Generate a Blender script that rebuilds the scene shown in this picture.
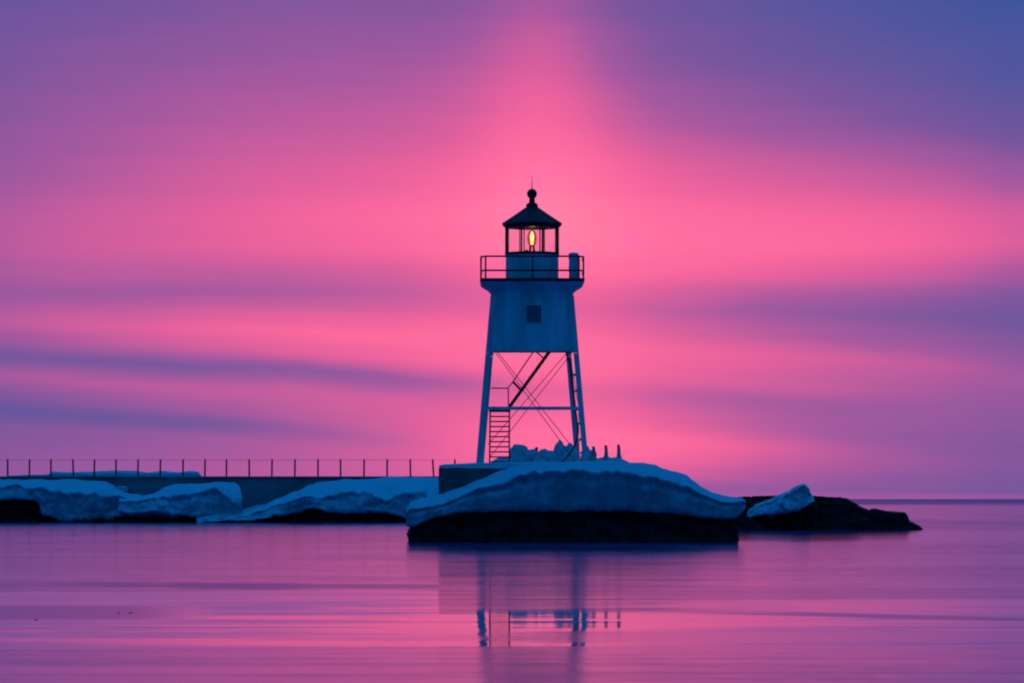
import bpy, bmesh, math, random
from mathutils import Vector, noise

random.seed(7)
S = bpy.context.scene
for o in list(bpy.data.objects):
    bpy.data.objects.remove(o)

# ------------------------------------------------------------------ camera
F = 3680.0            # focal length expressed in picture widths/1024
EYE = 1.87            # eye height above the lake
cam_d = bpy.data.cameras.new('camera')
cam = bpy.data.objects.new('camera', cam_d)
S.collection.objects.link(cam)
cam.location = (0, 0, EYE)
cam.rotation_euler = (math.radians(90), 0, 0)
cam_d.sensor_width = 36
cam_d.lens = F / 1024 * 36
cam_d.shift_y = 157.5 / 1024
cam_d.clip_start = 0.5
cam_d.clip_end = 200000
S.camera = cam
S.view_settings.view_transform = 'Standard'
S.view_settings.look = 'None'
S.view_settings.exposure = 0
S.view_settings.gamma = 1
S.render.engine = 'CYCLES'
S.cycles.filter_width = 2.1          # the softness of a long lens at dusk
S.view_settings.use_curve_mapping = False


def lin(c):
    r = []
    for v in c:
        v = v / 255
        r.append(v / 12.92 if v <= 0.04045 else ((v + 0.055) / 1.055) ** 2.4)
    return (*r, 1)


# ------------------------------------------------------------------ node helpers
class NT:
    def __init__(self, tree):
        self.t = tree
        self.n = tree.nodes
        self.l = tree.links

    def new(self, kind):
        return self.n.new(kind)

    def put(self, sock, v):
        if v is None:
            return
        if isinstance(v, bpy.types.NodeSocket):
            self.l.new(v, sock)
        else:
            sock.default_value = v

    def m(self, op, a, b=None, c=None, clamp=False):
        n = self.new('ShaderNodeMath')
        n.operation = op
        n.use_clamp = clamp
        for i, v in enumerate((a, b, c)):
            self.put(n.inputs[i], v)
        return n.outputs[0]

    def smooth(self, v, a, b, lo=0.0, hi=1.0):
        n = self.new('ShaderNodeMapRange')
        n.interpolation_type = 'SMOOTHSTEP'
        self.put(n.inputs['Value'], v)
        for k, x in (('From Min', a), ('From Max', b), ('To Min', lo), ('To Max', hi)):
            n.inputs[k].default_value = x
        return n.outputs[0]

    def mix(self, f, a, b, blend='MIX'):
        n = self.new('ShaderNodeMix')
        n.data_type = 'RGBA'
        n.blend_type = blend
        self.put(n.inputs[0], f)
        self.put(n.inputs[6], a)
        self.put(n.inputs[7], b)
        return n.outputs[2]

    def fmix(self, f, a, b):
        n = self.new('ShaderNodeMix')
        n.data_type = 'FLOAT'
        self.put(n.inputs[0], f)
        self.put(n.inputs[2], a)
        self.put(n.inputs[3], b)
        return n.outputs[0]

    def xyz(self, x, y, z):
        n = self.new('ShaderNodeCombineXYZ')
        self.put(n.inputs[0], x)
        self.put(n.inputs[1], y)
        self.put(n.inputs[2], z)
        return n.outputs[0]

    def sep(self, v):
        n = self.new('ShaderNodeSeparateXYZ')
        self.put(n.inputs[0], v)
        return n.outputs

    def noise(self, vec, scale=1.0, detail=4, rough=0.5, out=0, dist=0.0):
        n = self.new('ShaderNodeTexNoise')
        self.put(n.inputs['Vector'], vec)
        n.inputs['Scale'].default_value = scale
        n.inputs['Detail'].default_value = detail
        n.inputs['Roughness'].default_value = rough
        n.inputs['Distortion'].default_value = dist
        return n.outputs[out]

    def ramp(self, f, stops, interp='LINEAR'):
        n = self.new('ShaderNodeValToRGB')
        n.color_ramp.interpolation = interp
        el = n.color_ramp.elements
        while len(el) > 1:
            el.remove(el[-1])
        for i, (p, c) in enumerate(stops):
            e = el[0] if i == 0 else el.new(p)
            e.position = p
            e.color = c if isinstance(c, tuple) else (c, c, c, 1)
        self.put(n.inputs[0], f)
        return n.outputs[0]


# ------------------------------------------------------------------ sky (dusk, sun just under the horizon)
SUN_EL, SUN_AZ = math.radians(0.8), math.radians(0.3)      # azimuth measured from +Y to +X
W = bpy.data.worlds.new('World')
S.world = W
W.use_nodes = True
w = NT(W.node_tree)
w.n.clear()
tc = w.new('ShaderNodeTexCoord')
dx, dy, dz = w.sep(tc.outputs['Generated'])
az = w.m('ARCTAN2', dx, dy)
hor = w.m('SQRT', w.m('ADD', w.m('MULTIPLY', dx, dx), w.m('MULTIPLY', dy, dy)))
el = w.m('DIVIDE', dz, w.m('MAXIMUM', hor, 0.0001))
A = w.m('MULTIPLY_ADD', az, F / 2048, 0.5)                  # bearing along the bands, 0..1
E = w.m('MULTIPLY', el, F)                                  # height above the horizon
# gentle drift of the cloud bands
nz1 = w.noise(w.xyz(w.m('MULTIPLY', A, 7.0), w.m('MULTIPLY', E, 0.013), 0.3), 1, 4, 0.55)
nz2 = w.noise(w.xyz(w.m('MULTIPLY', A, 10.0), w.m('MULTIPLY', E, 0.05), 4.1), 1, 5, 0.6)
fadeup = w.smooth(E, 150, 330, 1.0, 0.45)
# the cloud bands dip towards the right, less so higher up
tilt = w.m('MULTIPLY', w.m('MULTIPLY', w.m('SUBTRACT', A, 0.5), 2048 * 0.07), w.smooth(E, 110, 230, 1.0, 0.0))
tilt = w.m('MULTIPLY', tilt, w.smooth(E, 0, 30))
E2 = w.m('ADD', w.m('ADD', E, tilt), w.m('MULTIPLY', w.m('SUBTRACT', nz1, 0.5), w.m('MULTIPLY', fadeup, 22.0)))
E2 = w.m('MAXIMUM', E2, 0.0)

# glow of the afterglow along the bearing (columns) for each height (rows); 0 = blue dusk, 1 = hot pink
COLS = [-400, 0, 130, 250, 390, 470, 540, 600, 660, 760, 880, 1000, 1420]
ROWS = [
    (0,   [.30, .42, .46, .54, .64, .72, .74, .66, .56, .50, .47, .46, .30]),
    (12,  [.30, .40, .44, .52, .62, .74, .78, .66, .50, .42, .37, .36, .28]),
    (36,  [.28, .36, .40, .50, .66, .82, .90, .86, .74, .50, .39, .35, .28]),
    (53,  [.22, .23, .25, .36, .58, .86, .98, .98, .90, .62, .44, .37, .26]),
    (68,  [.26, .36, .42, .50, .64, .84, 1.0, 1.0, .95, .72, .48, .38, .26]),
    (88,  [.30, .52, .56, .60, .66, .74, .86, .86, .76, .56, .43, .38, .26]),
    (112, [.22, .32, .33, .36, .44, .56, .80, .78, .60, .50, .46, .43, .26]),
    (134, [.28, .48, .56, .70, .82, .88, 1.0, .92, .80, .66, .54, .46, .28]),
    (157, [.30, .60, .70, .84, .93, .95, 1.0, .92, .84, .73, .62, .52, .28]),
    (174, [.28, .56, .62, .72, .80, .86, .90, .80, .70, .56, .46, .40, .24]),
    (190, [.28, .50, .53, .58, .66, .72, .80, .72, .60, .46, .36, .32, .22]),
    (203, [.26, .48, .48, .49, .58, .68, .80, .76, .68, .54, .42, .38, .22]),
    (225, [.28, .55, .57, .58, .66, .78, .92, .92, .88, .80, .68, .56, .26]),
    (252, [.32, .58, .66, .76, .86, .95, 1.0, 1.0, 1.0, .95, .88, .76, .34]),
    (278, [.32, .57, .66, .78, .92, .98, 1.0, 1.0, .96, .90, .83, .72, .34]),
    (318, [.30, .48, .58, .68, .78, .84, .86, .84, .78, .69, .62, .52, .24]),
    (374, [.26, .42, .50, .57, .62, .65, .64, .60, .55, .46, .36, .26, .12]),
    (438, [.20, .34, .40, .45, .48, .50, .48, .43, .38, .30, .22, .13, .05]),
    (500, [.16, .26, .32, .36, .38, .38, .36, .33, .28, .19, .11, .04, .00]),
    (640, [.10, .16, .20, .24, .25, .25, .22, .18, .14, .06, .00, .00, .00]),
]
cur = None
for i, (h, vals) in enumerate(ROWS):
    r = w.ramp(A, [((c - 512) / 2048 + 0.5, v) for c, v in zip(COLS, vals)], 'B_SPLINE')
    if cur is None:
        cur = r
    else:
        h0 = ROWS[i - 1][0]
        fs = w.smooth(E2, h0, h)
        fl = w.m('DIVIDE', w.m('SUBTRACT', E2, h0), h - h0, clamp=True)
        cur = w.mix(w.fmix(0.45 if h < 260 else 0.85, fs, fl), cur, r)
# light pillar standing over the sun
pw = w.m('DIVIDE', w.m('SUBTRACT', w.m('MULTIPLY', w.m('SUBTRACT', A, 0.5), 2048.0), 31.0), w.m('MULTIPLY_ADD', E, -0.08, 100.0))
pil = w.m('EXPONENT', w.m('MULTIPLY', w.m('MULTIPLY', pw, pw), -1.0))
pamp = w.m('MULTIPLY', w.smooth(E, 180, 300, 0.0, 0.235), w.smooth(E, 340, 640, 1.0, 0.2))
s = w.m('ADD', w.sep(cur)[0], w.m('MULTIPLY', w.m('SUBTRACT', nz2, 0.5), 0.08))
s = w.m('ADD', s, w.m('MULTIPLY', pil, pamp))
pal = w.ramp(w.m('MULTIPLY', s, 1 / 1.25), [(p / 1.25, lin(c)) for p, c in [
    (0.00, (45, 82, 152)), (0.16, (84, 82, 157)), (0.34, (121, 82, 156)),
    (0.50, (165, 85, 158)), (0.62, (200, 89, 157)), (0.75, (230, 93, 156)),
    (0.87, (248, 100, 157)), (1.00, (255, 108, 160)), (1.22, (255, 126, 167))]])
# away from the afterglow the dusk sky is clear deep blue
back = w.ramp(w.m('MULTIPLY', w.m('MAXIMUM', el, 0.0), 0.5, clamp=True), [
    (0.0, (0.003, 0.035, 0.12, 1)), (0.12, (0.002, 0.058, 0.21, 1)), (0.5, (0.001, 0.11, 0.39, 1)), (1.0, (0.001, 0.135, 0.48, 1))])
absaz = w.m('ABSOLUTE', az)
away = w.m('MAXIMUM', w.smooth(absaz, 0.17, 0.75), w.smooth(el, 0.13, 0.34))
col = w.mix(away, pal, back)
nish = w.new('ShaderNodeTexSky')
nish.sky_type = 'NISHITA'
nish.sun_disc = False
nish.sun_elevation = SUN_EL
nish.sun_rotation = SUN_AZ
nish.altitude = 180
bg1 = w.new('ShaderNodeBackground')
w.put(bg1.inputs[0], col)
bg1.inputs[1].default_value = 1.0
bg2 = w.new('ShaderNodeBackground')
w.put(bg2.inputs[0], w.mix(1.0, nish.outputs[0], (0.1, 0.5, 1.0, 1), 'MULTIPLY'))
bg2.inputs[1].default_value = 0.004
add = w.new('ShaderNodeAddShader')
w.l.new(bg1.outputs[0], add.inputs[0])
w.l.new(bg2.outputs[0], add.inputs[1])
wo = w.new('ShaderNodeOutputWorld')
w.l.new(add.outputs[0], wo.inputs[0])

# the sun itself is all but gone: a trace of warm light from behind the lighthouse
sd = bpy.data.lights.new('sun', 'SUN')
sd.energy = 0.04
sd.angle = math.radians(0.5)
sd.color = (1.0, 0.55, 0.5)
so = bpy.data.objects.new('sun', sd)
S.collection.objects.link(so)
to_sun = Vector((math.sin(SUN_AZ) * math.cos(SUN_EL), math.cos(SUN_AZ) * math.cos(SUN_EL), math.sin(SUN_EL)))
so.rotation_euler = to_sun.to_track_quat('Z', 'Y').to_euler()
so.location = (0, 500, 60)


# ------------------------------------------------------------------ helpers
def P(x, y, Y):
    """point at distance Y seen at photo position x, y"""
    return Vector(((x - 512) * Y / F, Y, EYE + (499 - y) * Y / F))


def material(name, base, rough=0.6, metallic=0.0, bump=None, vary=None, spec=0.3):
    mt = bpy.data.materials.new(name)
    mt.use_nodes = True
    t = NT(mt.node_tree)
    b = t.n['Principled BSDF']
    b.inputs['Roughness'].default_value = rough
    b.inputs['Metallic'].default_value = metallic
    b.inputs['Specular IOR Level'].default_value = spec
    co = t.new('ShaderNodeTexCoord').outputs['Object']
    if vary:
        sc, amt, stretch = vary
        mp = t.new('ShaderNodeMapping')
        mp.inputs['Scale'].default_value = stretch
        t.l.new(co, mp.inputs['Vector'])
        nn = t.noise(mp.outputs[0], sc, 6, 0.6)
        nn = t.smooth(nn, 0.3, 0.7)
        lo = tuple(c * (1 - amt) for c in base) + (1,)
        hi = tuple(min(1, c * (1 + amt * 0.6)) for c in base) + (1,)
        t.put(b.inputs['Base Color'], t.mix(nn, lo, hi))
    else:
        b.inputs['Base Color'].default_value = (*base, 1)
    if bump:
        sc, st, dist = bump
        bn = t.new('ShaderNodeBump')
        bn.inputs['Strength'].default_value = st
        bn.inputs['Distance'].default_value = dist
        t.l.new(t.noise(co, sc, 6, 0.6), bn.inputs['Height'])
        t.l.new(bn.outputs[0], b.inputs['Normal'])
    return mt


M = {}
M['white_paint'] = material('white_paint', (0.80, 0.82, 0.83), 0.55, vary=(1.1, 0.26, (1.2, 1, 0.3)), bump=(9, 0.15, 0.02))
M['leg_paint'] = material('leg_paint', (0.80, 0.80, 0.80), 0.5, vary=(3.0, 0.25, (1, 1, 0.2)))
M['dark_iron'] = material('dark_iron', (0.07, 0.012, 0.014), 0.4, vary=(4, 0.4, (1, 1, 1)), spec=0.4)
M['roof_iron'] = material('roof_iron', (0.11, 0.035, 0.04), 0.5, vary=(2.5, 0.3, (1, 1, 0.4)))
M['rust_rod'] = material('rust_rod', (0.16, 0.03, 0.03), 0.25, spec=0.9)
M['window_dark'] = material('window_dark', (0.16, 0.20, 0.24), 0.35)


def frozen(name, ice, snow, n0, n1, bump):
    """ice coloured darker on steep faces to deepen their shade, snow where it lies flat"""
    mt = bpy.data.materials.new(name)
    mt.use_nodes = True
    t = NT(mt.node_tree)
    b = t.n['Principled BSDF']
    co = t.new('ShaderNodeTexCoord').outputs['Object']
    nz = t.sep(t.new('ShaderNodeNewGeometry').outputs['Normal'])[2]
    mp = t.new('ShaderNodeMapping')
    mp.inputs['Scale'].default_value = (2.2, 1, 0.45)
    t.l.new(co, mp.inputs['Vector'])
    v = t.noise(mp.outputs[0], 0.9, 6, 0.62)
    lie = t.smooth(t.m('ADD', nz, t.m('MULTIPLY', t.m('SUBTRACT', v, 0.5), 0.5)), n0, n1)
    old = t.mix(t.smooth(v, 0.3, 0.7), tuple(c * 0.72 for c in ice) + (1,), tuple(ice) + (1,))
    t.put(b.inputs['Base Color'], t.mix(lie, old, (*snow, 1)))  # steep faces take the darker ice tone: shade put into the colour
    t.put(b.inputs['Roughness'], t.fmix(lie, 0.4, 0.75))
    b.inputs['Specular IOR Level'].default_value = 0.3
    bn = t.new('ShaderNodeBump')
    bn.inputs['Strength'].default_value = bump
    bn.inputs['Distance'].default_value = 0.12
    t.l.new(t.noise(co, 1.7, 5, 0.6), bn.inputs['Height'])
    t.l.new(bn.outputs[0], b.inputs['Normal'])
    return mt


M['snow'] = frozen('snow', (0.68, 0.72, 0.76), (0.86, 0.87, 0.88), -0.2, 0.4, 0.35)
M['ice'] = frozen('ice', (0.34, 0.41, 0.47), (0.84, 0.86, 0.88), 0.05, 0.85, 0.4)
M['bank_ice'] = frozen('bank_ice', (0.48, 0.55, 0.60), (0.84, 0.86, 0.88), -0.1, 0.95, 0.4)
M['concrete'] = material('concrete', (0.20, 0.205, 0.205), 0.85, vary=(0.8, 0.45, (1, 1, 0.35)), bump=(6, 0.5, 0.03))
M['wall_concrete'] = material('wall_concrete', (0.25, 0.265, 0.28), 0.85, vary=(0.35, 0.45, (0.7, 1, 1.2)), bump=(3, 0.5, 0.05))
M['rock'] = material('rock', (0.045, 0.026, 0.024), 0.7, vary=(2.2, 0.7, (1, 1, 1)), bump=(2.5, 1.0, 0.18))
M['cable'] = material('cable', (0.012, 0.012, 0.015), 0.5)
M['wire'] = material('wire', (0.10, 0.06, 0.07), 0.5)


def link(name, mesh, mat=None, parent=None):
    o = bpy.data.objects.new(name, mesh)
    S.collection.objects.link(o)
    if mat:
        mesh.materials.append(M[mat] if isinstance(mat, str) else mat)
    if parent:
        o.parent = parent
    return o


def tag(o, label, cat, group=None, kind=None):
    if label:
        o['label'] = label
    if cat:
        o['category'] = cat
    if group:
        o['group'] = group
    if kind:
        o['kind'] = kind
    return o


def world_of(o):
    v = Vector(o.location)
    while o.parent:
        o = o.parent
        v += Vector(o.location)
    return v


class MB:
    """collects shapes given in world metres and links them as one mesh object"""
    def __init__(self):
        self.bm = bmesh.new()

    def face(self, pts):
        return self.bm.faces.new([self.bm.verts.new(p) for p in pts])

    def loft(self, rings, cap=True, closed=True):
        vs = [[self.bm.verts.new(p) for p in r] for r in rings]
        n = len(rings[0])
        for a, b in zip(vs[:-1], vs[1:]):
            for i in range(n if closed else n - 1):
                j = (i + 1) % n
                self.bm.faces.new((a[i], a[j], b[j], b[i]))
        if cap and closed:
            self.bm.faces.new(list(reversed(vs[0])))
            self.bm.faces.new(vs[-1])
        return self

    def bar(self, a, b, wx, wy=None, up=Vector((0, 0, 1))):
        """rectangular bar from a to b"""
        a, b = Vector(a), Vector(b)
        wy = wy or wx
        d = (b - a).normalized()
        side = d.cross(up)
        if side.length < 1e-3:
            side = d.cross(Vector((0, 1, 0)))
        side.normalize()
        u = side.cross(d).normalized()
        r = []
        for p in (a, b):
            r.append([p + side * sx * wx / 2 + u * su * wy / 2 for sx, su in ((-1, -1), (1, -1), (1, 1), (-1, 1))])
        return self.loft(r)

    def tube(self, pts, r, n=8):
        pts = [Vector(p) for p in pts]
        rs = r if isinstance(r, (list, tuple)) else [r] * len(pts)
        rings = []
        for i, p in enumerate(pts):
            d = (pts[min(i + 1, len(pts) - 1)] - pts[max(i - 1, 0)]).normalized()
            ref = Vector((0, 1, 0)) if abs(d.y) < 0.9 else Vector((1, 0, 0))
            s = d.cross(ref).normalized()
            u = s.cross(d)
            rings.append([p + (s * math.cos(k * 2 * math.pi / n) + u * math.sin(k * 2 * math.pi / n)) * rs[i] for k in range(n)])
        return self.loft(rings)

    def box(self, lo, hi):
        x0, y0, z0 = lo
        x1, y1, z1 = hi
        return self.loft([[(x0, y0, z), (x1, y0, z), (x1, y1, z), (x0, y1, z)] for z in (z0, z1)])

    def lathe(self, c, prof, n=24, rot=0.0):
        rings = []
        for r, z in prof:
            rings.append([(c[0] + r * math.cos(rot + k * 2 * math.pi / n), c[1] + r * math.sin(rot + k * 2 * math.pi / n), z) for k in range(n)])
        return self.loft(rings)

    def build(self, name, mat, parent=None, smooth=False, bevel=0.0, seg=1, loc=None):
        org = world_of(parent) if parent else Vector(loc or (0, 0, 0))
        bmesh.ops.recalc_face_normals(self.bm, faces=self.bm.faces)
        if bevel:
            bmesh.ops.bevel(self.bm, geom=[e for e in self.bm.edges], offset=bevel, segments=seg, affect='EDGES', clamp_overlap=True)
        for v in self.bm.verts:
            v.co -= org
        me = bpy.data.meshes.new(name)
        self.bm.to_mesh(me)
        self.bm.free()
        if smooth:
            for p in me.polygons:
                p.use_smooth = True
        o = link(name, me, mat, parent)
        if not parent and loc:
            o.location = loc
        return o


def empty(name, loc):
    o = bpy.data.objects.new(name, None)
    S.collection.objects.link(o)
    o.location = loc
    o.empty_display_size = 0.5
    return o


def lerp(a, b, t):
    return a + (b - a) * t


def keyed(keys, x):
    """smooth interpolation through rows (x, v1, v2, ...)"""
    if x <= keys[0][0]:
        return keys[0][1:]
    for k0, k1 in zip(keys[:-1], keys[1:]):
        if x <= k1[0]:
            t = (x - k0[0]) / (k1[0] - k0[0])
            t = t * t * (3 - 2 * t) * 0.5 + t * 0.5
            return [lerp(a, b, t) for a, b in zip(k0[1:], k1[1:])]
    return keys[-1][1:]


# ------------------------------------------------------------------ lake
me = bpy.data.meshes.new('lake_water')
R_ = 60000
bmw = bmesh.new()
xs = [-R_, -400, 400, R_]
ys = [-2000, 20, 60, 200, 800, R_]
grid = [[bmw.verts.new((x, y, 0)) for x in xs] for y in ys]
for j in range(len(ys) - 1):
    for i in range(len(xs) - 1):
        bmw.faces.new((grid[j][i], grid[j][i + 1], grid[j + 1][i + 1], grid[j + 1][i]))
bmw.to_mesh(me)
bmw.free()
wm = bpy.data.materials.new('lake_water')
wm.use_nodes = True
t = NT(wm.node_tree)
b = t.n['Principled BSDF']
co = t.new('ShaderNodeTexCoord').outputs['Object']
px, py, pz = t.sep(co)
# cat's-paws: belts of wind-ruffled water lying across the lake, at their distances
wob = t.noise(t.xyz(t.m('MULTIPLY', px, 0.055), t.m('MULTIPLY', py, 0.012), 0.0), 1, 4, 0.6)
prox = t.m('DIVIDE', 6881.6, t.m('MAXIMUM', py, 30.0))           # belts lie closer together far out
wob2 = t.noise(t.xyz(t.m('MULTIPLY', px, 0.16), t.m('MULTIPLY', prox, 0.12), 2.0), 1, 4, 0.6)
pert = t.m('ADD', t.m('MULTIPLY', t.m('SUBTRACT', wob, 0.5), 7.0), t.m('MULTIPLY', t.m('SUBTRACT', wob2, 0.5), 3.5))
pert = t.m('MULTIPLY', pert, t.smooth(prox, 15, 60, 0.15, 1.0))
row = t.m('ADD', prox, pert)
belt = t.m('DIVIDE', row, 200.0)
rough = t.ramp(belt, [(p / 200, v) for p, v in [
    (0, .32), (4, .30), (7, .10), (18, .11), (22, .15), (34, .15), (44, .13), (58, .14),
    (70, .125), (83, .125), (85.5, .145), (92, .12), (93.5, .035), (103, .028), (112, .03), (126, .026), (132, .035),
    (136, .05), (146, .03), (148.5, .13), (160, .14), (184, .145)]])
broad = t.noise(t.xyz(t.m('MULTIPLY', px, 0.06), t.m('MULTIPLY', prox, 0.11), 3.0), 1, 4, 0.6)
n3 = t.noise(t.xyz(t.m('MULTIPLY', px, 1.1), t.m('MULTIPLY', prox, 0.9), 3.0), 1, 5, 0.62)
rough = t.m('MULTIPLY', rough, t.m('MULTIPLY_ADD', t.smooth(broad, 0.3, 0.7), 0.55, 0.72))
rough = t.m('MULTIPLY', rough, t.m('MULTIPLY_ADD', t.smooth(n3, 0.25, 0.75), 0.35, 0.82))


def lie(value, x0, x1, fx, y0, y1, fy, amount=1.0, slope=0.0):
    """a patch of wind (value = roughness) from bearing x0 to x1, fading over fx, between two distances"""
    global rough
    bx = t.m('MULTIPLY', t.m('DIVIDE', px, t.m('MAXIMUM', py, 10.0)), F)
    r_ = t.m('ADD', row, t.m('MULTIPLY', bx, -slope))
    mx_ = t.m('MULTIPLY', t.smooth(bx, x0 - 512 - fx, x0 - 512), t.smooth(bx, x1 - 512 + fx, x1 - 512))
    my_ = t.m('MULTIPLY', t.smooth(r_, y0 - 499 - fy, y0 - 499), t.smooth(r_, y1 - 499 + fy, y1 - 499))
    f_ = t.m('MULTIPLY', t.m('MULTIPLY', mx_, my_), amount)
    rough = t.fmix(f_, rough, value)


lie(0.085, 745, 1100, 30, 533, 540, 3)                   # calm lane beyond the pier
lie(0.22, 120, 420, 90, 585.5, 588.5, 2, 0.9, 0.006)     # long dark ruffle on the left
lie(0.25, 195, 280, 40, 583.5, 589, 1.5, 0.6)
lie(0.17, -200, 120, 110, 607, 618, 3.5)                 # ruffled patch far left
lie(0.12, 441, 640, 6, 590, 607, 6)                      # wind in the lee of the pier
lie(0.15, 640, 1200, 60, 592, 600, 2.5, 0.9, -0.004)     # right: three narrow belts
lie(0.22, 720, 1200, 90, 606, 608.5, 1.5, 0.8, 0.024)
lie(0.11, 560, 1200, 60, 633, 641, 3, 0.8)
lie(0.10, 620, 760, 60, 601, 612, 3, 0.7)
lie(0.035, 905, 1200, 40, 671, 673.5, 1.2, 0.9, 0.01)
lie(0.11, 300, 620, 80, 636.5, 639, 1.5, 0.5)
lie(0.10, 60, 300, 120, 622, 624, 1.0, 0.5)
t.put(b.inputs['Roughness'], rough)
b.inputs['Base Color'].default_value = (0.015, 0.10, 0.32, 1)
b.inputs['IOR'].default_value = 1.4
b.inputs['Specular IOR Level'].default_value = 0.5
# ripples: crests lying across the view
n1 = t.noise(t.xyz(t.m('MULTIPLY', px, 0.10), t.m('MULTIPLY', py, 0.62), 0.0), 1, 6, 0.66)
n2 = t.noise(t.xyz(t.m('MULTIPLY', px, 0.45), t.m('MULTIPLY', py, 1.15), 9.0), 1, 5, 0.6)
ampy = t.m('MULTIPLY_ADD', rough, 0.16, 0.024)
sx = t.m('MULTIPLY', t.m('SUBTRACT', n2, 0.5), 0.0035)
sy = t.m('MULTIPLY', t.m('SUBTRACT', n1, 0.5), ampy)
sy = t.m('ADD', sy, t.m('MULTIPLY', t.m('SUBTRACT', n3, 0.55), t.m('MULTIPLY', rough, 0.12)))
sy = t.m('SUBTRACT', sy, 0.0028)          # from so low one sees the near slopes of the ripples
vn = t.new('ShaderNodeVectorMath')
vn.operation = 'NORMALIZE'
t.put(vn.inputs[0], t.xyz(sx, sy, 1.0))
t.put(b.inputs['Normal'], vn.outputs[0])
lake = link('lake_water', me, wm)
tag(lake, 'calm lake with pink reflections and belts of ruffled water', 'water', kind='structure')

# lake bed under the pier so nothing hangs in the air
# ------------------------------------------------------------------ lighthouse
YC = 162.35
XC = (532 - 512) * YC / F
ZB = P(0, 464, 160).z
tower = empty('lighthouse', (XC, YC, ZB))
tag(tower, 'white skeletal lighthouse with lit lantern standing on the iced pier', 'lighthouse')


def hz(y):                      # height of photo row y on the tower's front
    return P(0, y, 160.2).z


Z_TOP, Z_BOT = hz(290), hz(466)


def half(z):                    # half width of the tower between leg outer edges
    return lerp(2.44, 1.80, (z - hz(462)) / (hz(290) - hz(462)))


def corner(sx, sy, z, inset=0.0):
    h = half(z) - inset
    k = (0.26 if sx > 0 else 0.06) if sy > 0 else 0.0
    return Vector((XC + sx * (h - k), YC + sy * h, z))


LEGW = 0.24
for sx in (-1, 1):
    for sy in (-1, 1):
        mb = MB()
        a, c = Z_BOT - 0.45, hz(353)
        # an L-shaped angle iron: two flanges meeting at the outer corner
        for kind in (0, 1):
            rings = []
            for z in (a, c):
                q = corner(sx, sy, z)
                th = 0.05
                wx, wy = (LEGW, th) if kind == 0 else (th, LEGW - th)
                oy = 0 if kind == 0 else -sy * th
                x0, x1 = q.x, q.x - sx * wx
                y0, y1 = q.y + oy, q.y + oy - sy * wy
                rings.append([(x0, y0, z), (x1, y0, z), (x1, y1, z), (x0, y1, z)])
            mb.loft(rings)
        mb.build('leg', 'leg_paint', tower)

for sx in (-1, 1):
    for sy in (-1, 1):
        mb = MB()
        q = corner(sx, sy, Z_BOT + 0.05, 0.12)
        mb.box((q.x - 0.34, q.y - 0.2, Z_BOT - 0.45), (q.x + 0.34, q.y + 0.34, Z_BOT - (0.0 if sx < 0 else 0.25)))
        mb.build('footing', 'concrete', tower, bevel=0.02)

# enclosed watch room
z0, z1 = hz(352), hz(296)
mb = MB()
r0, r1 = half(z0) - 0.03, half(z1) - 0.03


def square(h, z, zb=None, k=1):
    zb = z if zb is None else zb
    return [(XC - h, YC - h, z), (XC + h, YC - h, z), (XC + h - 0.26 * k, YC + h, zb), (XC - h + 0.06 * k, YC + h, zb)]


mb.loft([square(r0, z0, z0 + 0.15), square(r1, z1)])
mb.build('watch_room', 'white_paint', tower)
for sx in (-1, 1):
    for sy in (-1, 1):
        mb = MB()
        rings = []
        for z in (hz(352.6), z1):
            q = corner(sx, sy, z)
            wd = 0.25
            rings.append([(q.x, q.y, z), (q.x - sx * wd, q.y, z), (q.x - sx * wd, q.y - sy * wd, z), (q.x, q.y - sy * wd, z)])
        mb.loft(rings)
        mb.build('corner_post', 'leg_paint', tower)
mb = MB()
zz = hz(352)
for sy in (-1,):
    q0, q1 = corner(-1, sy, zz, 0.02), corner(1, sy, zz, 0.02)
    mb.bar(q0 + Vector((0.26, -0.02, 0)), q1 + Vector((-0.26, -0.02, 0)), 0.06, 0.05)
mb.build('bottom_angle', 'dark_iron', tower)

# cornice flaring out under the gallery
mb = MB()
prof = [(41.2, 297.5), (42.0, 297.2), (42.0, 295.4), (41.0, 295), (41.3, 291.5), (42.6, 288.5), (45.2, 285.8), (48.8, 283.6), (51.2, 281.8), (51.6, 281.0)]
mb.loft([square(hw / 22.95, hz(y), k=0) for hw, y in prof])
mb.build('cornice', 'white_paint', tower)
deck_y0 = YC - 52 / 22.95
mb = MB()
mb.loft([square(52.0 / 22.95, hz(281.3), k=0), square(52.3 / 22.95, hz(280.8), k=0), square(52.3 / 22.95, hz(278.2), k=0)])
mb.build('gallery_deck', 'dark_iron', tower)
ZD = hz(278.3)

# window of the watch room
zb_, zt_ = hz(322.5), hz(305)
yw = lambda z: YC - (lerp(r0, r1, (z - z0) / (z1 - z0)))
xl, xr = P(526.3, 0, 160.3).x, P(541.3, 0, 160.3).x
win = MB()
fw = 0.05
for (a, c, d, e) in ((xl - fw, xr + fw, zt_, zt_ + fw), (xl - fw, xr + fw, zb_ - fw, zb_), (xl - fw, xl, zb_, zt_), (xr, xr + fw, zb_, zt_)):
    rings = []
    for z in (d, e):
        yv = yw(z) - 0.025
        rings.append([(a, yv, z), (c, yv, z), (c, yv + 0.12, z), (a, yv + 0.12, z)])
    win.loft(rings)
wf = win.build('window', 'white_paint', tower)
mb = MB()
rings = []
for z in (zb_, zt_):
    yv = yw(z) - 0.006
    rings.append([(xl, yv, z), (xr, yv, z), (xr, yv + 0.09, z), (xl, yv + 0.09, z)])
mb.loft(rings)
mb.build('shutter', 'window_dark', wf)
mb = MB()
mb.bar((xl, yw((zb_ + zt_) / 2) - 0.012, (zb_ + zt_) / 2), (xr, yw((zb_ + zt_) / 2) - 0.012, (zb_ + zt_) / 2), 0.02, 0.03)
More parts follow.
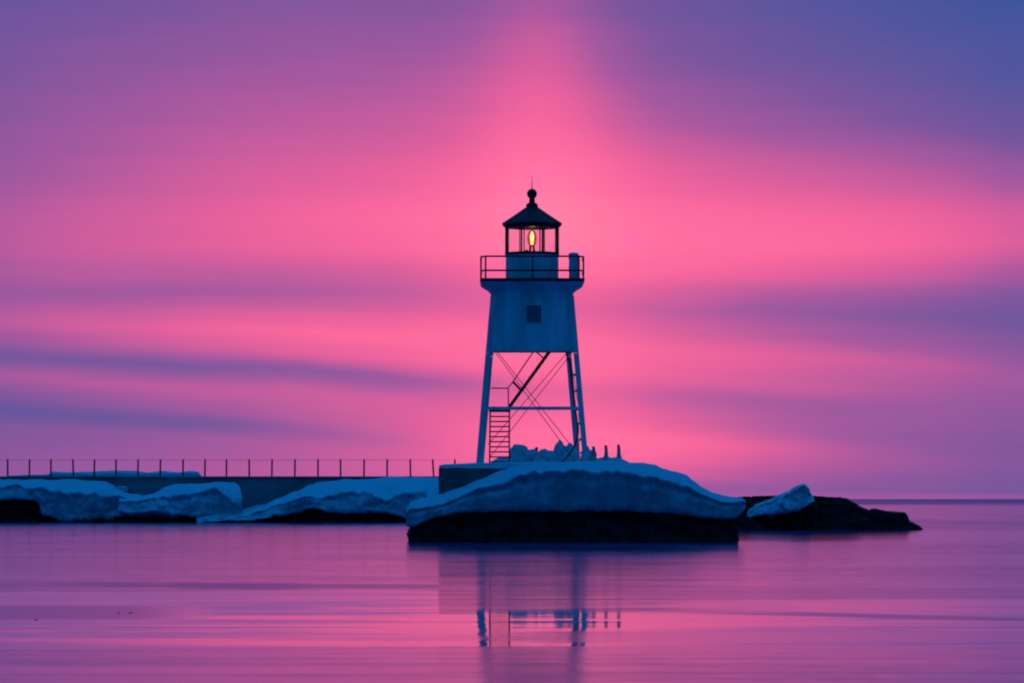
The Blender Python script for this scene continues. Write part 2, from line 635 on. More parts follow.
mb.bar(((xl + xr) / 2, yw(zb_) - 0.012, zb_), ((xl + xr) / 2, yw(zt_) - 0.012, zt_), 0.02, 0.03)
mb.build('glazing_bar', 'window_dark', wf)

# struts, sides and front
zs = hz(408.3)
for (a, c, up) in (((-1, -1), (1, -1), 0), ((-1, 1), (1, 1), 0.11), ((-1, -1), (-1, 1), 0.05), ((1, -1), (1, 1), 0.05)):
    mb = MB()
    q0, q1 = corner(*a, zs + up, 0.06), corner(*c, zs + up, 0.06)
    mb.bar(q0, q1, 0.10, 0.15)
    mb.build('strut', 'leg_paint', tower)

# tie rods
def rod(name, a, c, r=0.015, mat='rust_rod'):
    MB().tube([a, c], r, 6).build(name, mat, tower)


yf = lambda y: YC - half(hz(y)) + 0.06
yr = lambda y: YC + half(hz(y)) - 0.06
rod('tie_rod', P(494.5, 351, yf(351)), P(577, 464, yf(464)))
rod('tie_rod', P(568.5, 351, yf(351)), P(488, 444.5, yf(444)))
rod('tie_rod', P(496.8, 351, yr(351)), P(579, 456, yr(456)))
rod('tie_rod', P(572.8, 351.5, yr(351)), P(490, 457, yr(456)))
for sx in (-1, 1):
    for (za, zc) in ((352, 462), (462, 352)):
        a, c = corner(sx, -1, hz(za), 0.05), corner(sx, 1, hz(zc), 0.05)
        rod('tie_rod', a, c, 0.012)

# lower stair (steep ladder stair facing the camera) and its landing
yl = YC - half(hz(440)) + 0.45
stair = MB()
for x in (490.2, 509.3):
    stair.bar(P(x - 0.6 * (x < 500), 463.5, yl), P(x, 409, yl + 0.1), 0.065, 0.16, up=Vector((0, 1, 0)))
sl = stair.build('lower_ladder', 'dark_iron', tower)
n = 10
for i in range(n):
    y = 416.5 + i * 5.05
    mb = MB()
    a, c = P(490.5, y, yl), P(509.1, y, yl)
    mb.box((a.x, yl - 0.09, a.z - 0.028), (c.x, yl + 0.09, a.z + 0.028))
    mb.build('rung', 'dark_iron', sl)
mb = MB()
a, c = P(489, 411.8, yl), P(510.5, 409.6, yl)
mb.box((a.x, yl - 0.12, a.z), (c.x, yl + 0.75, c.z))
mb.build('landing', 'dark_iron', tower)
# upper flight rising to the right to the hatch
ys_ = YC - 0.9
mb = MB()
for d in (0.0, 0.55):
    mb.bar(P(508.7, 408, ys_ + d), P(550.2, 350.5, ys_ + d), 0.15, 0.05, up=Vector((0, 1, 0)))
uf = mb.build('upper_stair', 'dark_iron', tower)
for i in range(12):
    f = (i + 0.5) / 12
    q = P(lerp(508.7, 550.2, f), lerp(408, 350.5, f), ys_)
    mb = MB()
    mb.box((q.x - 0.10, ys_ + 0.03, q.z - 0.012), (q.x + 0.10, ys_ + 0.52, q.z + 0.012))
    mb.build('tread', 'dark_iron', uf)
mb = MB()
yh = ys_ - 0.05
mb.tube([P(491, 388.2, yh), P(507.8, 388.2, yh), P(513.2, 381.5, yh), P(533.5, 351.5, yh)], 0.026, 6)
mb.tube([P(508.6, 409, yh), P(508.2, 388.2, yh)], 0.026, 6)
mb.tube([P(512.8, 381.5, yh), P(521.2, 390.5, yh)], 0.05, 6)
mb.tube([P(536.5, 352.2, yh), P(544.5, 359, yh)], 0.03, 6)
mb.build('handrail', 'dark_iron', tower)
# power cable down the right-hand legs
mb = MB()
pts = [(565.8, 352), (568, 357.5), (570.2, 364), (572, 380), (574.5, 400), (576.6, 418), (578, 430), (577.2, 438), (575, 445), (571, 452), (566, 458), (561.5, 462.5)]
dense = []
for i in range(len(pts) - 1):
    for k in range(4):
        f = k / 4
        dense.append((lerp(pts[i][0], pts[i + 1][0], f), lerp(pts[i][1], pts[i + 1][1], f)))
dense.append(pts[-1])
mb.tube([P(x, y, yf(440) + (0.45 if y < 436 else 0.1)) for x, y in dense], 0.035, 6)
mb.build('power_cable', 'cable', tower, smooth=True)
# lacing bars on the right flank between the front and rear legs
for y in (372, 388, 421, 437, 450):
    mb = MB()
    q = corner(1, -1, hz(y), 0.06)
    q2 = corner(1, -1, hz(y + 3), 0.30)
    mb.bar(q, q2 + Vector((0, 0.3, 0)), 0.05, 0.10)
    mb.build('lacing_bar', 'leg_paint', tower)

# lantern: octagonal base wall, glazing, roof
RL = 28.6 / 22.75
rot8 = math.pi / 8
LC = (XC - 0.0, YC)


def zl(y):                      # heights on the lantern (its front is at about 161)
    return P(0, y, YC - 1.1).z


mb = MB()
mb.lathe(LC, [(RL, ZD - 0.02), (RL, zl(252.2))], 8, rot8)
mb.build('lantern_wall', 'white_paint', tower)
mb = MB()
mb.lathe(LC, [(RL + 0.035, zl(253.6)), (RL + 0.035, zl(251.2)), (RL - 0.22, zl(251.0))], 8, rot8)
mb.lathe(LC, [(RL + 0.03, ZD - 0.01), (RL + 0.03, ZD + 0.07)], 8, rot8)
mb.build('lantern_sill', 'dark_iron', tower)
for k in range(8):
    a = rot8 + k * math.pi / 4
    x, y = LC[0] + (RL - 0.045) * math.cos(a), LC[1] + (RL - 0.045) * math.sin(a)
    mb = MB()
    wd = 0.065 if abs(math.cos(a)) > 0.6 else 0.034
    mb.tube([(x, y, zl(251.5)), (x, y, zl(225.0))], wd, 6)
    mb.build('mullion', 'dark_iron', tower)
# glass
gm = bpy.data.materials.new('pane_glass')
gm.use_nodes = True
g = NT(gm.node_tree)
g.n.clear()
tr = g.new('ShaderNodeBsdfTransparent')
tr.inputs[0].default_value = (0.985, 0.975, 0.98, 1)
gl = g.new('ShaderNodeBsdfGlossy')
gl.inputs['Roughness'].default_value = 0.02
fr = g.new('ShaderNodeFresnel')
fr.inputs[0].default_value = 1.06
mx = g.new('ShaderNodeMixShader')
g.l.new(fr.outputs[0], mx.inputs[0])
g.l.new(tr.outputs[0], mx.inputs[1])
g.l.new(gl.outputs[0], mx.inputs[2])
go = g.new('ShaderNodeOutputMaterial')
g.l.new(mx.outputs[0], go.inputs[0])
M['glass'] = gm
for k in range(8):
    a0, a1 = rot8 + k * math.pi / 4, rot8 + (k + 1) * math.pi / 4
    ra = RL - 0.05
    p0 = Vector((LC[0] + ra * math.cos(a0), LC[1] + ra * math.sin(a0), 0))
    p1 = Vector((LC[0] + ra * math.cos(a1), LC[1] + ra * math.sin(a1), 0))
    d = (p1 - p0).normalized() * 0.07
    mb = MB()
    nrm = Vector((math.cos((a0 + a1) / 2), math.sin((a0 + a1) / 2), 0)) * 0.006
    q = [p0 + d, p1 - d]
    rings = []
    for z in (zl(251.3), zl(224.6)):
        v = Vector((0, 0, z))
        rings.append([q[0] + v, q[1] + v, q[1] + v - nrm, q[0] + v - nrm])
    mb.loft(rings)
    mb.build('window_pane', 'glass', tower)
for k in range(8):
    a0, a1 = rot8 + k * math.pi / 4, rot8 + (k + 1) * math.pi / 4
    ra = RL - 0.05
    p0 = Vector((LC[0] + ra * math.cos(a0), LC[1] + ra * math.sin(a0), 0))
    p1 = Vector((LC[0] + ra * math.cos(a1), LC[1] + ra * math.sin(a1), 0))
    d = (p1 - p0).normalized() * 0.11
    for q in (p0 + d, p1 - d):
        mb = MB()
        mb.tube([(q.x, q.y, zl(251.4)), (q.x, q.y, zl(224.8))], 0.02, 6)
        mb.build('glazing_bar', 'dark_iron', tower)
RE = 30.6 / 22.75 / math.cos(math.pi / 8) * 0.97
mb = MB()
zc = lambda y: P(0, y, YC).z
mb.lathe(LC, [(RL - 0.02, zl(226.2)), (RL + 0.04, zl(225.6)), (RE - 0.06, zc(225.6)), (RE, zc(225.0)), (RE, zc(223.6)), (RE - 0.08, zc(222.8)),
              (0.62 * RE, zc(216.2)), (0.25, zc(206.8)), (0.20, zc(206.0))], 8, rot8)
roof = mb.build('lantern_roof', 'roof_iron', tower)
mb = MB()
zc = lambda y: P(0, y, YC).z
mb.lathe(LC, [(0.18, zc(209.0)), (0.26, zc(206.6)), (0.26, zc(205.0)), (0.22, zc(203.6)), (0.135, zc(202.6)), (0.12, zc(198.4)), (0.15, zc(197.6)), (0.15, zc(196.8))], 20)
mb.build('vent_neck', 'dark_iron', roof, smooth=False)
mb = MB()
rb = 5.1 / 22.7
zb0 = zc(193.8)
mb.lathe(LC, [(max(0.004, rb * math.sin(a)), zb0 - rb * math.cos(a)) for a in [i * math.pi / 14 for i in range(15)]], 24)
mb.build('vent_ball', 'dark_iron', roof, smooth=True)
mb = MB()
mb.tube([(LC[0], LC[1], zc(190)), (LC[0], LC[1], zc(176.5))], [0.022, 0.008], 6)
mb.build('lightning_rod', 'rust_rod', roof)

# lamp and lens
em = bpy.data.materials.new('lamp_light')
em.use_nodes = True
e_ = NT(em.node_tree)
e_.n.clear()
en = e_.new('ShaderNodeEmission')
en.inputs[0].default_value = (1.0, 0.74, 0.34, 1)
en.inputs[1].default_value = 6.0
eo = e_.new('ShaderNodeOutputMaterial')
e_.l.new(en.outputs[0], eo.inputs[0])
M['lamp_light'] = em
lm = bpy.data.materials.new('lens_glass')
lm.use_nodes = True
l_ = NT(lm.node_tree)
l_.n.clear()
ltr = l_.new('ShaderNodeBsdfTransparent')
ltr.inputs[0].default_value = (0.86, 0.58, 0.26, 1)
lgl = l_.new('ShaderNodeBsdfGlossy')
lgl.inputs[0].default_value = (1, 0.8, 0.5, 1)
lgl.inputs['Roughness'].default_value = 0.15
lmx = l_.new('ShaderNodeMixShader')
lw = l_.new('ShaderNodeLayerWeight')
lw.inputs[0].default_value = 0.25
l_.l.new(lw.outputs['Facing'], lmx.inputs[0])
l_.l.new(ltr.outputs[0], lmx.inputs[1])
l_.l.new(lgl.outputs[0], lmx.inputs[2])
lo_ = l_.new('ShaderNodeOutputMaterial')
l_.l.new(lmx.outputs[0], lo_.inputs[0])
M['lens_glass'] = lm
lz = zc(238.3)
lamp = MB()
prof = []
for i in range(17):
    a = i * math.pi / 16
    rr = 4.6 / 22.7 * math.sin(a) ** 0.8 if 0 < i < 16 else 0.01
    prof.append((max(0.01, rr + (0.006 if i % 2 else 0)), lz - 8.2 / 22.7 * math.cos(a)))
lamp.lathe(LC, prof, 20)
lens = lamp.build('lamp_lens', 'lens_glass', tower, smooth=False)
mb = MB()
mb.lathe(LC, [(0.012, lz - 0.27), (0.055, lz - 0.22), (0.045, lz - 0.10), (0.075, lz + 0.02), (0.075, lz + 0.12), (0.04, lz + 0.22), (0.012, lz + 0.30)], 16)
mb.build('lamp_bulb', 'lamp_light', lens, smooth=True)
mb = MB()
for k in range(4):
    a = k * math.pi / 2 + 0.5
    x, y = LC[0] + 0.15 * math.cos(a), LC[1] + 0.15 * math.sin(a)
    mb.tube([(x, y, zl(253.4)), (LC[0] + 0.1 * math.cos(a), LC[1] + 0.1 * math.sin(a), lz - 0.33)], 0.025, 6)
mb.lathe((LC[0] - 0.24, LC[1]), [(0.08, zl(253.4)), (0.08, zl(249)), (0.03, zl(248))], 10)
mb.lathe(LC, [(0.42, zl(254.5)), (0.42, zl(253.3))], 16)
mb.build('lamp_stand', 'dark_iron', tower)
pl = bpy.data.lights.new('lamp_glow', 'POINT')
pl.energy = 9
pl.color = (1, 0.72, 0.35)
pl.shadow_soft_size = 0.08
po = bpy.data.objects.new('lamp_glow', pl)
S.collection.objects.link(po)
po.parent = tower
po.location = Vector((LC[0], LC[1], lz)) - Vector(tower.location)

# gallery railing
zr1, zr2 = hz(256.3), hz(270.4)
hx = 51.3 / 22.95
fy = YC - 50.6 / 22.95
cx = 46.6 / 22.95
side_y = fy + 0.42
path = [(-hx, YC + 0.6), (-hx, YC - 0.9), (-hx, side_y), (-cx, fy), (0.02, fy), (cx, fy), (hx, side_y), (hx, YC - 0.9), (hx, YC + 0.6)]
rail = MB()
for z in (zr1, zr2):
    for (x0, y0), (x1, y1) in zip(path[:-1], path[1:]):
        rail.tube([(XC + x0, y0, z), (XC + x1, y1, z)], 0.038, 6)
rl = rail.build('railing', 'dark_iron', tower)
for (x, y) in path[2:7]:
    mb = MB()
    mb.tube([(XC + x, y, ZD - 0.01), (XC + x, y, zr1 + 0.01)], 0.038 if abs(x) > 0.5 else 0.03, 6)
    mb.build('railing_post', 'dark_iron', rl)
# white upright cabinet on the gallery
cxp = P(573.6, 0, YC - 1.0)
mb = MB()
zk = lambda y: P(0, y, YC - 1.0).z
mb.lathe((cxp.x, YC - 1.0), [(0.205, ZD - 0.01), (0.205, zk(272)), (0.218, zk(271)), (0.218, zk(266)), (0.205, zk(265)), (0.205, zk(259.5)), (0.225, zk(258.5)), (0.225, zk(254.2)), (0.19, zk(253.0)), (0.10, zk(252.5))], 20)
mb.build('gallery_drum', 'white_paint', tower)


# ------------------------------------------------------------------ pier: rock crib and concrete block
def rocky_loft(keys, Yf, Yb, name, mat, parent=None, nx=140, nz=14, amp=0.25, freq=0.9, loc=None, below=0.6, seed=0.0, ridge=0.0):
    """a rock mass whose top follows (x_px, y_px) keys at distance Yf; its foot goes under the water"""
    bm = bmesh.new()
    x0, x1 = keys[0][0], keys[-1][0]
    prof_n = nz + 6 + nz // 2
    rows = []
    for i in range(nx + 1):
        x = lerp(x0, x1, i / nx)
        yt = keyed(keys, x)[0]
        top = P(x, yt, Yf)
        X, zt = top.x, top.z
        r = []
        for j in range(nz + 1):
            f = j / nz
            z = lerp(-below, zt, f)
            r.append(Vector((X, Yf + 0.15 * f * max(zt, 0.1), z)))
        for j in range(1, 7):
            f = j / 6
            r.append(Vector((X * lerp(1, Yb / Yf, f), lerp(Yf + 0.15 * max(zt, 0.1), Yb, f), zt + ridge * math.sin(f * math.pi))))
        for j in range(1, nz // 2 + 1):
            f = j / (nz // 2)
            r.append(Vector((X * Yb / Yf, Yb, lerp(zt, -below, f))))
        rows.append(r)
    for r in rows:
        for p in r:
            q = p * freq + Vector((seed, 3.1, 0))
            v = noise.noise_vector(q) + 0.5 * noise.noise_vector(q * 2.3) + 0.3 * noise.noise_vector(q * 5.1)
            c = noise.cell(q * 1.3) * 0.5
            k = amp * (1.0 if p.z > -below + 0.01 else 0.3)
            p += Vector((v.x * 0.5, v.y + c - 0.2, v.z * 0.35)) * k
    vs = [[bm.verts.new(p) for p in r] for r in rows]
    for a, c in zip(vs[:-1], vs[1:]):
        for j in range(len(a) - 1):
            bm.faces.new((a[j], c[j], c[j + 1], a[j + 1]))
    for e in (vs[0], vs[-1]):
        bm.faces.new(e)
    bmesh.ops.recalc_face_normals(bm, faces=bm.faces)
    org = world_of(parent) if parent else Vector(loc or (0, 0, 0))
    for v in bm.verts:
        v.co -= org
    m_ = bpy.data.meshes.new(name)
    bm.to_mesh(m_)
    bm.free()
    o = link(name, m_, mat, parent)
    if loc and not parent:
        o.location = loc
    return o


YF = 157.8
pier = empty('pier', P(575, 542, YF) + Vector((0, 5, 0)))
tag(pier, 'dark rock pier head with concrete block, under the lighthouse', 'pier')
rocky_loft([(408, 533), (411, 526), (420, 521), (430, 513), (450, 508), (500, 508), (737, 511), (738.2, 512)], YF, YF + 9, 'rock_base', 'rock', pier, nx=320, nz=22, amp=0.24, freq=1.0)
mb = MB()
a, c = P(438.6, 540, YF + 1.4), P(640, 466.2, YF + 1.4)
mb.box((a.x, YF + 1.4, -0.2), (c.x, YF + 12, c.z))
mb.build('concrete_block', 'concrete', pier, bevel=0.10, seg=3)


# ------------------------------------------------------------------ ice and snow
def ice_loft(name, keys, Yf, depth, back, mat='snow', nx=180, bulge=0.25, amp=0.10, freq=0.8, seed=0.0, flute=0.05, loc=None, under=0.6, lipvar=0.10, footvar=0.03):
    """keys: x, top edge, lip, bottom edge as seen from the lake. Face, lip, sloping top and a back."""
    bm = bmesh.new()
    x0, x1 = keys[0][0], keys[-1][0]
    rows = []
    nf, nt, nb = 16, 12, 6
    for i in range(nx + 1):
        x = lerp(x0, x1, i / nx)
        yt, yl_, yb = keyed(keys, x)
        hh = yb - yt
        w1 = noise.noise(Vector((x * 0.035, seed, 0.5))) + 0.6 * noise.noise(Vector((x * 0.11, seed, 2.5))) + 0.16 * noise.noise(Vector((x * 0.45, seed, 6.5)))
        w2 = noise.noise(Vector((x * 0.05, seed, 8.5))) + 0.7 * noise.noise(Vector((x * 0.19, seed, 4.5)))
        yl_ = min(max(yl_ + w1 * lipvar * hh, yt + 0.12 * (yl_ - yt)), yb - 0.2 * hh)
        yb = yb + w2 * footvar * hh
        endf = min(1.0, i / nx * 14, (1 - i / nx) * 14) ** 0.5
        r = []
        b0 = P(x, yb, Yf)
        l0 = P(x, yl_, Yf)
        t0 = P(x, yt, Yf + depth * endf)
        hgt = max(0.05, l0.z - b0.z)
        # underside: back into the rock
        for f in (1.0, 0.5):
            r.append((Vector((b0.x, Yf + under * f * endf, b0.z + 0.04)), 0.2, 0))
        for j in range(nf + 1):
            f = j / nf
            yy = Yf - bulge * (1 - f) ** 1.2 * min(1.0, f * 6 + 0.35) * 0.9
            p = b0.lerp(l0, f)
            rec = math.exp(-((f - 0.80) / 0.12) ** 2) * min(hgt * 0.05, 0.05)
            fl = noise.noise(Vector((p.x * 3.2 + seed, 0.4 * p.z, 1.0))) + 0.6 * noise.noise(Vector((p.x * 7.5 + seed, 0.5 * p.z, 5.0)))
            r.append((Vector((p.x, yy + rec * endf + fl * flute * (0.4 + 0.6 * math.exp(-((f - 0.75) / 0.2) ** 2)), p.z)), 1.0, f))
        for j in range(1, nt + 1):
            f = j / nt
            p = l0.lerp(t0, f)
            ease = math.sin(f * math.pi / 2)
            r.append((Vector((p.x, lerp(Yf - 0.06, Yf + depth * endf, f), lerp(l0.z, t0.z, ease))), 1.0, 1))
        for j in range(1, nb + 1):
            f = j / nb
            r.append((Vector((t0.x, t0.y + back * f * max(0.2, endf), t0.z - 0.10 * f - max(0, f - 0.8) * 5 * (t0.z - b0.z) * 0.9)), 0.6, 1))
        rows.append(r)
    vs = []
    for r in rows:
        rr = []
        for p, k, f in r:
            q = p * freq + Vector((seed, 0, 0))
            v = noise.noise_vector(q) + 0.5 * noise.noise_vector(q * 2.1) + 0.25 * noise.noise_vector(q * 4.7)
            p = p + Vector((v.x * 0.5, v.y, v.z * 0.45)) * amp * k
            rr.append(bm.verts.new(p))
        vs.append(rr)
    for a, c in zip(vs[:-1], vs[1:]):
        for j in range(len(a) - 1):
            bm.faces.new((a[j], c[j], c[j + 1], a[j + 1]))
    for e in (vs[0], vs[-1]):
        try:
            bm.faces.new(e)
        except ValueError:
            pass
    bmesh.ops.recalc_face_normals(bm, faces=bm.faces)
    org = Vector(loc or (0, 0, 0))
    for v in bm.verts:
        v.co -= org
    m_ = bpy.data.meshes.new(name)
    bm.to_mesh(m_)
    bm.free()
    for p in m_.polygons:
        p.use_smooth = True
    o = link(name, m_, mat)
    if loc:
        o.location = loc
    return o


cap = [
    (406, 509, 515, 526), (409.5, 503, 511, 528), (414, 500, 510, 527.5), (424, 497.5, 508, 522), (440, 494.5, 504, 516.5), (460, 487.5, 497, 513.5),
    (480, 479, 489, 512), (500, 470.5, 481, 511.5), (520, 465, 475.5, 511.5), (545, 462.8, 472, 511.5), (580, 461.6, 472, 511.5),
    (610, 461.3, 472.5, 511.7), (640, 463.2, 473, 512.2), (654, 464.8, 474, 512.8), (663, 468.6, 476.5, 513.5), (673, 471, 480, 514),
    (686, 474.6, 486, 515), (694, 481, 491, 516), (703, 487.2, 495, 517.5), (714, 492.4, 499, 518.6), (724, 495.6, 502, 519.2),
    (735, 497.4, 503, 518.5), (742, 498.4, 503, 514), (745.5, 501, 504, 509)]
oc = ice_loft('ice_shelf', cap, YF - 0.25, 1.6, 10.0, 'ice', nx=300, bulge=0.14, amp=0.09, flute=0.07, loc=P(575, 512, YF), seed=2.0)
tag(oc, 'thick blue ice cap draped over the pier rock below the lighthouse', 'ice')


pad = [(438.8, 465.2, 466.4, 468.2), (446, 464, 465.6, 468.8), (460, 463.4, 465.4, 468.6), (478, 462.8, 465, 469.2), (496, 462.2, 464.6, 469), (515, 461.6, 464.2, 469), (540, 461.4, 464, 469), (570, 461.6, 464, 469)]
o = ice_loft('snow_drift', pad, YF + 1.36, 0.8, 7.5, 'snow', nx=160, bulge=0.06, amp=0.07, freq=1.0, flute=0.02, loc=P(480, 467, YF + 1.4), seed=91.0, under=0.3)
tag(o, 'thin snow layer on the concrete block at the lighthouse foot', 'snow')


def lump(name, c, r, seed, mat='snow', amp=0.3, freq=1.1, sub=4, fine=0.28):
    bm = bmesh.new()
    bmesh.ops.create_icosphere(bm, subdivisions=sub, radius=1)
    for v in bm.verts:
        n0 = v.co.normalized()
        q = n0 * freq + Vector((seed * 3.7, seed, 0))
        d = 1 + amp * (noise.noise(q) + 0.5 * noise.noise(q * 2.2) + fine * noise.noise(q * 4.5))
        v.co = Vector((n0.x * r[0] * d, n0.y * r[1] * d, n0.z * r[2] * d))
    m_ = bpy.data.meshes.new(name)
    bm.to_mesh(m_)
    bm.free()
    for p in m_.polygons:
        p.use_smooth = True
    o = link(name, m_, mat)
    o.location = c
    return o


# ice boulders heaped behind the ladder, under the tower
lumps = [
    (503, 464, 10, 7, 163.6, 'low pale ice mound at the foot of the dark ladder'),
    (519, 459, 12, 14.5, 164.2, 'largest round ice boulder, right behind the dark ladder'),
    (531, 460.5, 10, 11.5, 164.5, 'ice boulder sloping down right of the largest boulder'),
    (546.5, 462, 13, 12, 164.2, 'broad low ice boulder in the middle under the lighthouse'),
    (560.2, 459, 7.5, 15, 164.3, 'tall narrow ice boulder where the dark cable reaches the snow'),
    (570, 460, 8.5, 14, 164.0, 'rounded ice boulder just left of the right front leg'),
    (588.5, 460, 8, 12.5, 163.4, 'rounded ice boulder just right of the right front leg'),
    (600, 465, 9, 7, 163.0, 'small low ice mound at the foot of the leftmost iced post'),
    (613, 464.5, 14, 7.2, 163.0, 'long low ice mound carrying the two right iced posts'),
]
for i, (x, y, rx, ry, Y, lab) in enumerate(lumps):
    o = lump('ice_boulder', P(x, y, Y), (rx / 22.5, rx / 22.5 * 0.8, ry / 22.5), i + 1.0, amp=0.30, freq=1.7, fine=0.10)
    tag(o, lab, 'ice', 'ice boulders heaped under the lighthouse')
# three ice-coated posts
for (x, yt, yb, wd, lab) in ((593.3, 446.3, 463, 3.2, 'shortest and thickest iced post, nearest the lighthouse leg'),
                             (605.7, 445.2, 463, 2.8, 'middle one of three iced posts right of the lighthouse'),
                             (618.4, 444.6, 463, 2.8, 'rightmost iced post, widening into a cone of ice at its foot')):
    Yp = 163.0
    root = empty('iced_post', P(x, yb, Yp))
    tag(root, lab, 'post', 'iced posts right of the lighthouse')
    a, c = P(x, yb, Yp), P(x, yt, Yp)
    MB().tube([a, c], 0.055, 8).build('post', 'dark_iron', root)
    mb = MB()
    k = wd / 22.6
    pr = [(k * 1.7, a.z - 0.1), (k * 1.15, lerp(a.z, c.z, 0.22)), (k * 0.72, lerp(a.z, c.z, 0.45)), (k * 0.58, lerp(a.z, c.z, 0.75)), (k * 0.42, lerp(a.z, c.z, 0.93)), (0.056, lerp(a.z, c.z, 0.97))]
    mb.lathe((a.x + 0.02, a.y), pr, 12)
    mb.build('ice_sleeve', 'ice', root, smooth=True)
a, c = P(536.6, 458, 164.4), P(536.6, 447.7, 164.4)
o = MB().lathe((a.x, a.y), [(0.045, a.z), (0.045, c.z - 0.06), (0.075, c.z - 0.06), (0.07, c.z), (0.02, c.z + 0.03)], 10).build('bollard', 'dark_iron', loc=a)
tag(o, 'tiny dark post end sticking out of the ice boulders', 'post')

# ------------------------------------------------------------------ breakwater running to the left
YW = 296.0
wall = empty('breakwater_wall', P(220, 523, YW))
tag(wall, 'long low concrete breakwater with dark coping, left of the lighthouse', 'wall')
mb = MB()
a, c = P(-260, 530, YW), P(500, 478, YW)
mb.box((a.x, YW, -0.5), (c.x, YW + 5, c.z))
mb.build('wall', 'wall_concrete', wall, bevel=0.04)
mb = MB()
a, c = P(-260, 478.0, YW), P(500, 476.3, YW)
mb.box((a.x - 0.003, YW - 0.10, a.z - 0.003), (c.x, YW + 5.1, c.z))
mb.build('coping', 'wall_concrete', wall, bevel=0.02)

fence = empty('wire_fence', P(220, 476.3, YW + 0.6))
tag(fence, 'thin post and wire fence along the top of the breakwater', 'fence')
posts = [-37, -14.5, 7.7, 29.3, 50.9, 73.4, 94.2, 116, 137.8, 160.3, 182.8, 204.8, 226.4, 249.3, 271.8, 294.8, 318, 340.7, 363.9, 387.1, 410.5, 433.7, 455]
first = None
for i, x in enumerate(posts):
    lean = {433.7: 1.1, 73.4: 0.5, 363.9: -0.3}.get(x, random.uniform(-0.4, 0.3))
    a, c = P(x, 476.6, YW + 0.6), P(x - lean, 459.2, YW + 0.6)
    mb = MB()
    mb.tube([a, c], 0.068, 6)
    mb.build('post', 'dark_iron', fence)
for y, r in ((459.8, 0.011),):
    mb = MB()
    pts = []
    for x0, x1 in zip(posts[:-1], posts[1:]):
        for k in range(4):
            f = k / 4
            pts.append(P(lerp(x0, x1, f), y + 0.5 * 4 * f * (1 - f), YW + 0.6))
    mb.tube(pts, r, 4)
    mb.build('wire', 'wire', fence)

# ice on the breakwater
iceA = [(-120, 480, 487, 505), (-40, 479.5, 488, 502), (0, 479.5, 489, 500.5), (20, 479.2, 489, 499), (36, 479, 489, 501), (44, 479.2, 490, 516), (60, 479.6, 491, 520.5),
        (85, 481, 492, 521), (105, 482, 493, 520.5), (112, 484.5, 495, 520), (117, 489, 497, 519), (128, 493, 499, 517), (145, 496, 503, 516), (165, 499, 506, 518), (180, 505, 510, 519)]
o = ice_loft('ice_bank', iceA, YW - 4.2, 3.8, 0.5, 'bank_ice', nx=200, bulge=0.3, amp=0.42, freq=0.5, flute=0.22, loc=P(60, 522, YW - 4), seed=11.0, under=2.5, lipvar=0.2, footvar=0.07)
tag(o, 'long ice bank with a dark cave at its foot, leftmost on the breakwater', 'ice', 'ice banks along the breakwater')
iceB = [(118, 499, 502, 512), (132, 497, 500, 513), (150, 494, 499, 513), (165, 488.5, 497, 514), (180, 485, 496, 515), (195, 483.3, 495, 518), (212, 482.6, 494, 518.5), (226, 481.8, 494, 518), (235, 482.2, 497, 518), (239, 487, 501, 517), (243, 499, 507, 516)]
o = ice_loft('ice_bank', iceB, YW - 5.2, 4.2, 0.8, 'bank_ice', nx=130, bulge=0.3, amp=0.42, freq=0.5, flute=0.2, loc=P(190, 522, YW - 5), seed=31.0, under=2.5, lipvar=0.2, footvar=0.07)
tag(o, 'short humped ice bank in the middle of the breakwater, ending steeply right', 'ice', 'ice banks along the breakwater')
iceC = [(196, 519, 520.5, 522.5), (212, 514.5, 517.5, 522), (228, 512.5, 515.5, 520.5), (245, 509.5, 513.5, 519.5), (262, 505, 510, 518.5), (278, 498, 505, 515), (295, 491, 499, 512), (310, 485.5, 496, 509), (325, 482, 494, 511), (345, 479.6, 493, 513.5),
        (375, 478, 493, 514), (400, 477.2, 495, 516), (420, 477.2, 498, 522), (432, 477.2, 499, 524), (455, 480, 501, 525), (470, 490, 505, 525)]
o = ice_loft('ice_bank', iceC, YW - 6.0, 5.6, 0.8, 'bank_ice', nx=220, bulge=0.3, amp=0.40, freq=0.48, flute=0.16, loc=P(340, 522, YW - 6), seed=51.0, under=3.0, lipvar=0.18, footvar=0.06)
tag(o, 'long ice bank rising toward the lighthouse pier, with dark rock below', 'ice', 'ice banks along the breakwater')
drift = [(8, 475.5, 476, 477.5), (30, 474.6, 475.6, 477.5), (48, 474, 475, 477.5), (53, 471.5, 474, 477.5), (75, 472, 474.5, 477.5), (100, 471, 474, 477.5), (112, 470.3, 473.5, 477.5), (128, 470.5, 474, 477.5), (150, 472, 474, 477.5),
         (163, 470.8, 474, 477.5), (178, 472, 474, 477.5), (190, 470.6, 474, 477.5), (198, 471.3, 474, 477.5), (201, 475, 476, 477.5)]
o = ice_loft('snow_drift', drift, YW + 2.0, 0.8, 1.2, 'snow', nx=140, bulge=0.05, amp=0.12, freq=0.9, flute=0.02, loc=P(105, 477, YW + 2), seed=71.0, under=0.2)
tag(o, 'thin snow drift lying on the breakwater behind the fence posts', 'snow')
# small slab on the wall
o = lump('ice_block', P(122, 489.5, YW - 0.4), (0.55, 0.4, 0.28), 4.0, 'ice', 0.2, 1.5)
tag(o, 'small ice block stuck to the concrete between two ice banks', 'ice')
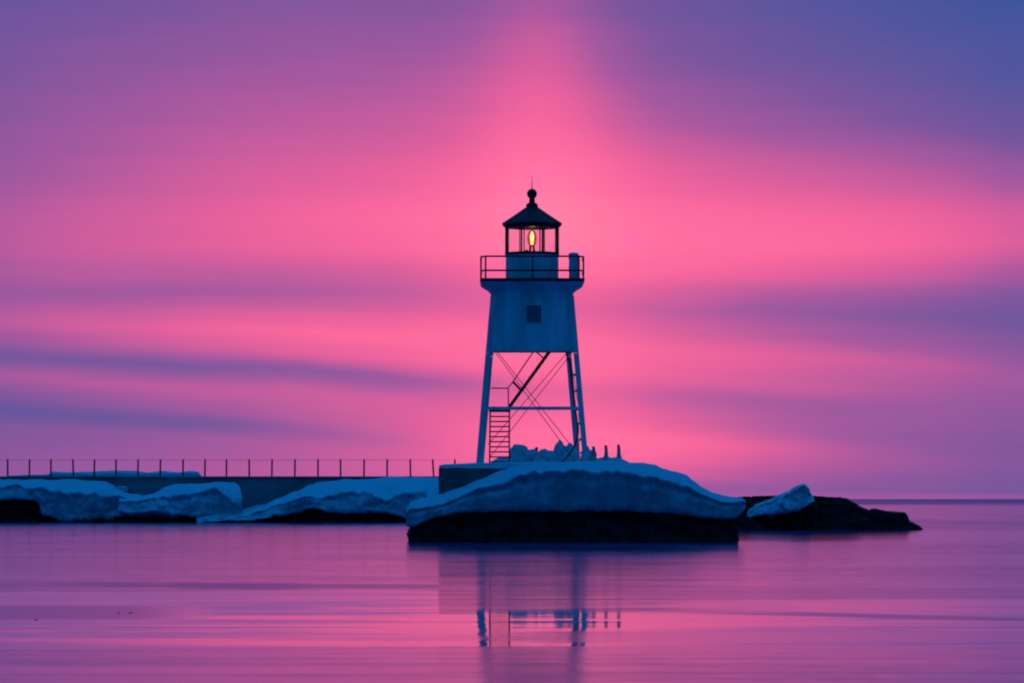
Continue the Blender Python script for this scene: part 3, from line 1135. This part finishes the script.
# dark rock along the waterline
for (keys, Yr, lab, sd) in (
        ([(-120, 505), (0, 499), (22, 498), (44, 500), (58, 512), (70, 524)], YW - 2.6, 'dark rock in the cave at the far left of the breakwater', 5.0),
        ([(70, 524), (80, 516), (100, 514), (125, 514), (160, 514), (190, 517), (240, 519), (262, 522.5)], YW - 3.6, 'low dark rocks along the water under the humped ice bank', 15.0),
        ([(225, 523), (250, 518), (285, 510), (310, 506), (340, 509), (380, 512), (405, 519), (425, 524)], YW - 5.2, 'dark rock ledge under the ice bank beside the pier', 25.0)):
    mid = keys[len(keys) // 2]
    o = rocky_loft(keys, Yr, Yr + 3, 'shore_rock', 'rock', nx=110, nz=10, amp=0.42, freq=0.55, loc=P(mid[0], 523, Yr), seed=sd)
    tag(o, lab, 'rock', 'dark rocks at the foot of the breakwater')

# ------------------------------------------------------------------ rock point on the right
YR = 221.0
rk = [(722, 499), (742, 497.4), (760, 496.6), (785, 496.2), (800, 496.4), (813, 496.2), (826, 497), (838, 497.8), (848, 499.6), (855, 503), (861, 507.5), (865.5, 509.5), (869.5, 511.2), (871.5, 509.4), (876, 509.6), (890, 511.8), (904, 513.2),
      (907, 516.5), (909.5, 522), (914, 524), (920, 526.5), (924, 531)]
o = rocky_loft(rk, YR, YR + 7, 'rock_point', 'rock', nx=320, nz=24, amp=0.24, freq=1.0, loc=P(820, 531, YR), seed=40.0, ridge=0.0)
tag(o, 'low dark rock point reaching into the lake right of the pier', 'rock')
rk2 = [(736, 520), (741, 516), (748, 517), (754, 521), (760, 524), (764, 529.5)]
o = rocky_loft(rk2, YR - 4, YR - 1, 'shore_rock', 'rock', nx=40, nz=8, amp=0.12, freq=1.4, loc=P(748, 530, YR - 4), seed=60.0)
tag(o, 'small dark rock in the gap between pier and rock point', 'rock')
slab = [(746.5, 513, 515, 518), (750, 508.5, 511.5, 517.5), (757, 504, 507, 516), (768, 499, 502, 515), (780, 494, 497, 514), (789, 490.5, 493.5, 513), (795, 486.6, 489.5, 512), (799, 485, 488, 510.5), (804, 483.8, 487, 508.5), (808, 487, 490, 506), (811, 492, 495, 503.5), (814, 497, 498.5, 501)]
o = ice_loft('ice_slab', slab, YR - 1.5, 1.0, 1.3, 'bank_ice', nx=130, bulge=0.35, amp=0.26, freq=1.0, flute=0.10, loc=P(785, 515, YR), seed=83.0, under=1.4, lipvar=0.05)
tag(o, 'wedge of blue ice lying on the dark rock point', 'ice')

# a few dark bits afloat in the calm belt on the left
for (x, y, sw, lab) in ((118.5, 613.2, 2.0, 'left one of two dark bits floating close together on the lake'),
                        (130.5, 613.0, 3.4, 'wider right one of two dark bits floating close together'),
                        (36, 619.8, 2.6, 'lone dark bit floating nearest the left edge of the lake')):
    Yb = EYE * F / (y - 499)
    o = lump('driftwood_bit', (P(x, y, Yb).x, Yb, 0.0), (sw * 0.7 * Yb / F, sw * Yb / F, 0.012), x, 'rock', 0.2, 1.5, sub=2)
    tag(o, lab, 'driftwood', 'dark bits afloat on the lake')
